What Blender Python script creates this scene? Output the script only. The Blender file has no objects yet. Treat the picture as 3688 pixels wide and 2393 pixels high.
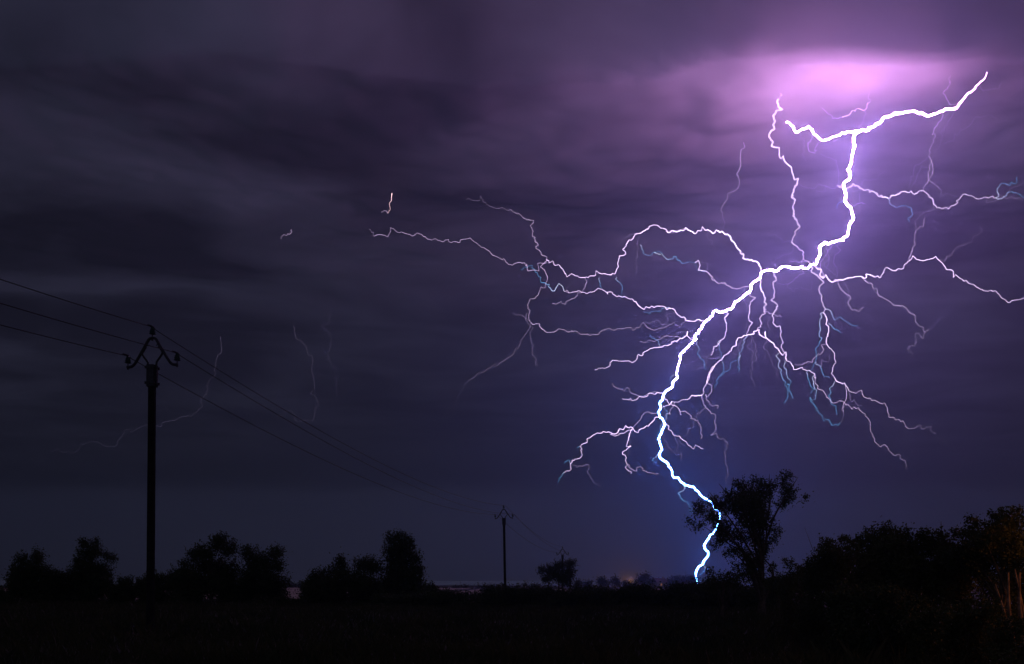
import bpy, math, random
import numpy as np
from mathutils import Vector

# ------------------------------------------------------------------ camera
sc = bpy.context.scene
EYE, YH, FPX, CX = 1.7, 2108.0, 2868.0, 1844.0      # eye height (m), horizon row, focal length and centre column of the photograph
cd = bpy.data.cameras.new('camera')
cd.sensor_width = 36.0
cd.lens = 28.0
cd.shift_y = (YH - 1196.5) / 3688.0
cd.clip_start = 0.1
cd.clip_end = 250000
cam = bpy.data.objects.new('camera', cd)
sc.collection.objects.link(cam)
cam.location = (0, 0, EYE)
cam.rotation_euler = (math.radians(90), 0, 0)
sc.camera = cam

# ------------------------------------------------------------------ world: last blue of dusk behind the storm
wd = bpy.data.worlds.new('World')
sc.world = wd
wd.use_nodes = True
wn, wl = wd.node_tree.nodes, wd.node_tree.links
wn.clear()
wout = wn.new('ShaderNodeOutputWorld')
wbg = wn.new('ShaderNodeBackground')
wsky = wn.new('ShaderNodeTexSky')
wsky.sky_type = 'NISHITA'
wsky.sun_disc = False
wsky.sun_elevation = math.radians(-3.0)
wsky.sun_rotation = math.radians(200)
wmix = wn.new('ShaderNodeMix')
wmix.data_type = 'RGBA'
wmix.inputs[0].default_value = 0.9                   # thick storm cloud hides nearly all of the twilight
wl.new(wsky.outputs[0], wmix.inputs[6])
wmix.inputs[7].default_value = (1.5, 1.6, 2.8, 1)
wl.new(wmix.outputs[2], wbg.inputs[0])
wbg.inputs[1].default_value = 0.05
wl.new(wbg.outputs[0], wout.inputs[0])

vs = sc.view_settings
vs.view_transform = 'Standard'
vs.look = 'None'
vs.exposure = 0.0
vs.gamma = 1.0
vs.use_curve_mapping = False
cy = sc.cycles
cy.use_denoising = True
cy.denoising_prefilter = 'ACCURATE'
cy.volume_bounces = 0
cy.max_bounces = 3
cy.diffuse_bounces = 2
cy.transparent_max_bounces = 48
cy.sample_clamp_indirect = 2.0

# ------------------------------------------------------------------ helpers
rng = np.random.default_rng(11)
random.seed(5)
COL = sc.collection
ZO = {'A': (2700, 200, 988 / 2179), 'B': (1900, 700, 1000 / 2206), 'C': (2600, 800, 1088 / 1867), 'D': (1900, 1300, 900 / 1635),
      'E': (900, 600, 1100 / 1698), 'F': (2100, 1650, 900 / 2316), 'G': (0, 0, 3688 / 2380), 'L': (0, 1800, 1100 / 2380),
      'R': (1000, 1800, 1200 / 2380), 'S': (2800, 1750, 888 / 2132), 'W': (0, 1150, 1000 / 2375)}


def ph(z, x, y):
    ox, oy, s = ZO[z]
    return ox + x * s, oy + y * s


def at(px, py, Y):
    return Vector(((px - CX) / FPX * Y, Y, EYE + (YH - py) / FPX * Y))


def new_mat(name):
    m = bpy.data.materials.new(name)
    m.use_nodes = True
    nt = m.node_tree
    return m, nt.nodes, nt.links, nt.nodes['Principled BSDF'], nt.nodes['Material Output']


def pmat(name, c1, c2, scale=4.0, rough=0.85, bump=0.0, spec=0.3, coords='Object', detail=6.0, trans=0.0):
    m, n, l, b, o = new_mat(name)
    tc = n.new('ShaderNodeTexCoord')
    no = n.new('ShaderNodeTexNoise')
    no.inputs['Scale'].default_value = scale
    no.inputs['Detail'].default_value = detail
    l.new(tc.outputs[coords], no.inputs['Vector'])
    r = n.new('ShaderNodeValToRGB')
    r.color_ramp.elements[0].position = 0.32
    r.color_ramp.elements[1].position = 0.66
    r.color_ramp.elements[0].color = (*c1, 1)
    r.color_ramp.elements[1].color = (*c2, 1)
    l.new(no.outputs[0], r.inputs[0])
    l.new(r.outputs[0], b.inputs['Base Color'])
    b.inputs['Roughness'].default_value = rough
    b.inputs['Specular IOR Level'].default_value = spec
    if bump:
        bp = n.new('ShaderNodeBump')
        bp.inputs['Strength'].default_value = bump
        l.new(no.outputs[0], bp.inputs['Height'])
        l.new(bp.outputs[0], b.inputs['Normal'])
    if trans:
        t = n.new('ShaderNodeBsdfTranslucent')
        l.new(r.outputs[0], t.inputs[0])
        mx = n.new('ShaderNodeMixShader')
        mx.inputs[0].default_value = trans
        l.new(b.outputs[0], mx.inputs[1])
        l.new(t.outputs[0], mx.inputs[2])
        l.new(mx.outputs[0], o.inputs['Surface'])
    return m


def mesh_obj(name, verts, faces, mat, parent=None, smooth=False):
    me = bpy.data.meshes.new(name)
    v = np.asarray(verts, dtype=np.float32).reshape(-1, 3)
    if isinstance(faces, np.ndarray):
        k = faces.shape[1]
        me.vertices.add(len(v))
        me.vertices.foreach_set('co', v.ravel())
        me.loops.add(faces.size)
        me.loops.foreach_set('vertex_index', faces.astype(np.int32).ravel())
        me.polygons.add(len(faces))
        me.polygons.foreach_set('loop_start', np.arange(0, faces.size, k, dtype=np.int32))
        if smooth:
            me.polygons.foreach_set('use_smooth', np.ones(len(faces), dtype=bool))
        me.update(calc_edges=True)
        me.validate()
    else:
        me.from_pydata(v.tolist(), [], faces)
        if smooth:
            me.polygons.foreach_set('use_smooth', [True] * len(me.polygons))
        me.update()
    if mat:
        me.materials.append(mat)
    o = bpy.data.objects.new(name, me)
    COL.objects.link(o)
    if parent:
        o.parent = parent
    return o


def empty(name, loc=(0, 0, 0), rot=(0, 0, 0)):
    o = bpy.data.objects.new(name, None)
    o.empty_display_size = 0.2
    COL.objects.link(o)
    o.location = loc
    o.rotation_euler = rot
    return o


def tag(o, label, cat, group=None):
    o['label'] = label
    o['category'] = cat
    if group:
        o['group'] = group
    return o


def structure(o, kind='structure'):
    o['kind'] = kind
    return o


class MB:
    """collects simple shapes for one mesh"""
    def __init__(s):
        s.v, s.f = [], []

    def add(s, v, f):
        b = len(s.v)
        s.v += [tuple(p) for p in v]
        s.f += [tuple(i + b for i in q) for q in f]

    def box(s, lo, hi):
        (a, b, c), (d, e, g) = lo, hi
        s.add([(a, b, c), (d, b, c), (d, e, c), (a, e, c), (a, b, g), (d, b, g), (d, e, g), (a, e, g)],
              [(0, 3, 2, 1), (4, 5, 6, 7), (0, 1, 5, 4), (1, 2, 6, 5), (2, 3, 7, 6), (3, 0, 4, 7)])

    def tube(s, pts, rad, n=6):
        v, f = tube_geo(pts, rad, n)
        s.add(v, f)

    def lathe(s, prof, n=16, scallop=0.0, k=8, org=(0, 0, 0)):
        v = []
        for (r, z) in prof:
            for i in range(n):
                a = 2 * math.pi * i / n
                rr = r * (1 + scallop * math.cos(k * a))
                v.append((org[0] + rr * math.cos(a), org[1] + rr * math.sin(a), org[2] + z))
        f = []
        for j in range(len(prof) - 1):
            for i in range(n):
                f.append((j * n + i, j * n + (i + 1) % n, (j + 1) * n + (i + 1) % n, (j + 1) * n + i))
        f.append(tuple(range(n))[::-1])
        f.append(tuple((len(prof) - 1) * n + i for i in range(n)))
        s.add(v, f)

    def build(s, name, mat, parent=None, smooth=False):
        return mesh_obj(name, s.v, s.f, mat, parent, smooth)


def tube_geo(pts, rad, n=6):
    pts = [Vector(p) for p in pts]
    m = len(pts)
    if not hasattr(rad, '__len__'):
        rad = [rad] * m
    v, f = [], []
    ref = None
    for i, p in enumerate(pts):
        t = (pts[min(i + 1, m - 1)] - pts[max(i - 1, 0)])
        t = t.normalized() if t.length > 1e-9 else Vector((0, 0, 1))
        if ref is None:
            ref = Vector((0, 1, 0)) if abs(t.y) < 0.9 else Vector((1, 0, 0))
        u = (ref - t * ref.dot(t)).normalized()
        ref = u
        w = t.cross(u)
        for k in range(n):
            a = 2 * math.pi * k / n
            v.append(p + (u * math.cos(a) + w * math.sin(a)) * rad[i])
    for i in range(m - 1):
        for k in range(n):
            f.append((i * n + k, i * n + (k + 1) % n, (i + 1) * n + (k + 1) % n, (i + 1) * n + k))
    f.append(tuple(range(n))[::-1])
    f.append(tuple((m - 1) * n + k for k in range(n)))
    return v, f


def vnoise(x, y, seed):
    r = np.random.default_rng(seed)
    N = 256
    g = r.random((N, N))
    xi, yi = np.floor(x).astype(int), np.floor(y).astype(int)
    fx, fy = x - xi, y - yi
    fx = fx * fx * fx * (fx * (fx * 6 - 15) + 10)
    fy = fy * fy * fy * (fy * (fy * 6 - 15) + 10)
    a, b = g[yi % N, xi % N], g[yi % N, (xi + 1) % N]
    c, d = g[(yi + 1) % N, xi % N], g[(yi + 1) % N, (xi + 1) % N]
    return (a + (b - a) * fx) + ((c + (d - c) * fx) - (a + (b - a) * fx)) * fy


def fbm(x, y, seed, oct=5, gain=0.5):
    t, amp, s = 0.0, 1.0, 0.0
    for k in range(oct):
        t = t + amp * vnoise(x * 2 ** k + 13.7 * k, y * 2 ** k + 7.1 * k, seed + k)
        s += amp
        amp *= gain
    return t / s


# ------------------------------------------------------------------ materials
M = {}
M['grass'] = pmat('meadow_grass', (0.018, 0.026, 0.008), (0.040, 0.046, 0.015), 0.6, 0.9)
M['blade'] = pmat('grass_blade', (0.014, 0.024, 0.006), (0.055, 0.055, 0.016), 0.35, 0.7, trans=0.3)
M['stubble'] = pmat('pale_stubble', (0.30, 0.25, 0.17), (0.46, 0.40, 0.28), 0.05, 0.95)
M['leaf'] = pmat('dark_leaf', (0.030, 0.048, 0.014), (0.070, 0.085, 0.028), 1.2, 0.6, trans=0.2)
M['leaf2'] = pmat('olive_leaf', (0.045, 0.055, 0.014), (0.10, 0.10, 0.030), 1.5, 0.6, trans=0.2)
M['bark'] = pmat('bark', (0.05, 0.036, 0.025), (0.13, 0.10, 0.07), 9.0, 0.9, 0.4)
M['pale_bark'] = pmat('pale_bark', (0.09, 0.05, 0.03), (0.40, 0.26, 0.15), 6.0, 0.85, 0.4)
M['concrete'] = pmat('silhouette_pole', (0.014, 0.013, 0.012), (0.028, 0.026, 0.024), 5.0, 0.95, 0.2, spec=0.1)  # concrete, darkened so the pole reads as a black backlit silhouette
M['steel'] = pmat('galvanised_steel', (0.03, 0.03, 0.032), (0.06, 0.06, 0.064), 12.0, 0.7)
M['glass'] = pmat('green_insulator_glass', (0.02, 0.05, 0.04), (0.03, 0.07, 0.055), 8.0, 0.25)
M['wire'] = pmat('aluminium_wire', (0.02, 0.02, 0.022), (0.035, 0.035, 0.037), 3.0, 0.7)
M['plaster'] = pmat('old_plaster', (0.30, 0.27, 0.22), (0.42, 0.38, 0.32), 0.8, 0.9)
M['rooftile'] = pmat('slate_roof', (0.05, 0.05, 0.055), (0.09, 0.085, 0.085), 2.0, 0.8)


def emat(name, col, strength, add=True, sampling='NONE', zramp=None):
    m, n, l, b, o = new_mat(name)
    n.remove(b)
    e = n.new('ShaderNodeEmission')
    e.inputs[0].default_value = (*col, 1)
    e.inputs[1].default_value = strength
    if zramp:
        g = n.new('ShaderNodeNewGeometry')
        s = n.new('ShaderNodeSeparateXYZ')
        l.new(g.outputs['Position'], s.inputs[0])
        mr = n.new('ShaderNodeMapRange')
        mr.inputs[1].default_value = 230.0
        mr.inputs[2].default_value = 560.0
        l.new(s.outputs[2], mr.inputs[0])
        mx = n.new('ShaderNodeMix')
        mx.data_type = 'RGBA'
        mx.inputs[6].default_value = (*zramp[0], 1)
        mx.inputs[7].default_value = (*zramp[1], 1)
        l.new(mr.outputs[0], mx.inputs[0])
        l.new(mx.outputs[2], e.inputs[0])
        m2 = n.new('ShaderNodeMapRange')                 # the channel dims where it enters the cloud
        m2.inputs[1].default_value = 612.0
        m2.inputs[2].default_value = 640.0
        m2.inputs[3].default_value = strength
        m2.inputs[4].default_value = strength * 0.06
        l.new(s.outputs[2], m2.inputs[0])
        l.new(m2.outputs[0], e.inputs[1])
    if add:
        t = n.new('ShaderNodeBsdfTransparent')
        a = n.new('ShaderNodeAddShader')
        l.new(e.outputs[0], a.inputs[0])
        l.new(t.outputs[0], a.inputs[1])
        l.new(a.outputs[0], o.inputs['Surface'])
    else:
        l.new(e.outputs[0], o.inputs['Surface'])
    m.cycles.emission_sampling = sampling
    return m


M['bolt'] = emat('return_stroke', (1, 1, 1), 410.0, add=False, sampling='FRONT_BACK', zramp=((0.018, 0.050, 0.20), (0.92, 0.38, 0.93)))
M['streamer'] = emat('streamer', (1, 1, 1), 1.0)            # brightness and tint of every streamer travel along it as a colour attribute
_nt = M['streamer'].node_tree
_at = _nt.nodes.new('ShaderNodeAttribute')
_at.attribute_name = 'glow'
_nt.links.new(_at.outputs['Color'], [q for q in _nt.nodes if q.type == 'EMISSION'][0].inputs[0])
TINT = {'w': (2.1, 1.5, 2.4), 'f': (0.075, 0.058, 0.10), 'b': (0.12, 0.42, 0.80), 'p': (0.75, 0.53, 0.88), 'd': (0.25, 0.18, 0.32), 'v': (0.045, 0.036, 0.068), 'r': (1.9, 1.15, 1.25)}

# ------------------------------------------------------------------ ground
ground = mesh_obj('ground', [(-6000, -80, 0), (6000, -80, 0), (6000, 6000, 0), (-6000, 6000, 0)], [(0, 1, 2, 3)], M['grass'])
structure(ground)


def patch(name, x0, x1, y0, y1, z, mat):
    xs, ys = np.linspace(x0, x1, 24), np.linspace(y0, y1, 12)
    v, f = [], []
    for j, y in enumerate(ys):
        for i, x in enumerate(xs):
            e = 1 if 0 < i < 23 and 0 < j < 11 else 0
            v.append((x + (0 if e else rng.normal(0, 1.2)), y + (0 if e else rng.normal(0, 1.5)), z))
    for j in range(11):
        for i in range(23):
            a = j * 24 + i
            f.append((a, a + 1, a + 25, a + 24))
    return structure(mesh_obj(name, v, f, mat))


patch('stubble_field', -330, -22, 96, 520, 0.02, M['stubble'])
patch('stubble_field', -14, 60, 150, 330, 0.02, M['stubble'])

# ------------------------------------------------------------------ clouds: the underside of the storm, lit by the stroke, with some light and dark put into its colour
m, n, l, b, o = new_mat('storm_cloud')
n.remove(b)
tc = n.new('ShaderNodeTexCoord')
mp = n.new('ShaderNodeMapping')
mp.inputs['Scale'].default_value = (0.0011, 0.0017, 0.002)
mp.inputs['Location'].default_value = (2.11, 1.06, 0)  # pattern shifted so its colour darkens the top and brightens the glow area
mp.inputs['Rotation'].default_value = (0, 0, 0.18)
l.new(tc.outputs['Object'], mp.inputs[0])
no = n.new('ShaderNodeTexNoise')
no.inputs['Scale'].default_value = 1.6
no.inputs['Detail'].default_value = 5
no.inputs['Roughness'].default_value = 0.46
no.inputs['Distortion'].default_value = 0.5
l.new(mp.outputs[0], no.inputs['Vector'])
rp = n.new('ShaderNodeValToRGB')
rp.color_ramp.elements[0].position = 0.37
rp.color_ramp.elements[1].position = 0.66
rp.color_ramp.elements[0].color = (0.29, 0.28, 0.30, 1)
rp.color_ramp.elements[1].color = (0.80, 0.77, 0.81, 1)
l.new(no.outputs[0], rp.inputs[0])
df = n.new('ShaderNodeBsdfDiffuse')
tr = n.new('ShaderNodeBsdfTranslucent')
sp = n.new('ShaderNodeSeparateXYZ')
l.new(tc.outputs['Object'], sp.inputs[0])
mr = n.new('ShaderNodeMapRange')                         # far colour evened out to stand in for a veil of rain haze
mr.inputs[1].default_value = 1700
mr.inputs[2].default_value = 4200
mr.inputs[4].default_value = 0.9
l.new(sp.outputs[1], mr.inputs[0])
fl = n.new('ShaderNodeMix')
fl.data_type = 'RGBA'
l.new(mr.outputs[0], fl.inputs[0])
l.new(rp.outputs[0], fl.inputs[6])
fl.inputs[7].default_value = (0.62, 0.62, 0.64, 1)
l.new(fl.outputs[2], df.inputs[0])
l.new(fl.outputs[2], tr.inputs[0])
mx = n.new('ShaderNodeMixShader')
mx.inputs[0].default_value = 0.45
l.new(df.outputs[0], mx.inputs[1])
l.new(tr.outputs[0], mx.inputs[2])
l.new(mx.outputs[0], o.inputs['Surface'])
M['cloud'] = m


def axis(lo, hi, a, b, fine, grow=1.22):
    c = list(np.arange(a, b + 1, fine))
    s, x, up = fine, b, []
    while x < hi:
        s *= grow
        x += s
        up.append(x)
    s, x, dn = fine, a, []
    while x > lo:
        s *= grow
        x -= s
        dn.append(x)
    return np.array(dn[::-1] + c + up)


xs = axis(-60000, 60000, -1500, 1500, 12)
ys = axis(-2500, 120000, 880, 1900, 9)
X, Yg = np.meshgrid(xs, ys)
h = fbm(X / 700 + 40, Yg / 400 + 40, 21, 4, 0.42)
h2 = np.abs(fbm(X / 210 + 90, Yg / 150 + 90, 51, 3, 0.45) - 0.5) * 2
lip = 1060 + 130 * (fbm(X / 420 + 5, Yg / 170 + 5, 33, 3, 0.45) - 0.5)   # front edge of the low wall cloud; nearer than this the base is much higher
t = np.clip((lip - Yg) / 230.0, 0, 1)
t = t * (2 - t)
far_ = np.clip((Yg - 1140) / 1200.0, 0, 1)
h3 = fbm(X / 60 + 20, Yg / 45 + 20, 61, 4, 0.55) - 0.35
calm = 1 - 0.9 * np.clip((Yg - 1500) / 1500, 0, 1)            # far relief flattened as well, for the look of rain haze
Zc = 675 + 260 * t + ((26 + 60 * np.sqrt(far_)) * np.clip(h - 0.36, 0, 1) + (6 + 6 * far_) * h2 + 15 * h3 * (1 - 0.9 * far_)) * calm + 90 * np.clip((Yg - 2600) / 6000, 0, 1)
nx, ny = len(xs), len(ys)
vv = np.stack([X, Yg, Zc], -1).reshape(-1, 3)
ii = np.arange(nx * ny).reshape(ny, nx)
ff = np.stack([ii[:-1, :-1], ii[1:, :-1], ii[1:, 1:], ii[:-1, 1:]], -1).reshape(-1, 4)
structure(mesh_obj('clouds', vv, ff, M['cloud'], smooth=True))

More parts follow.
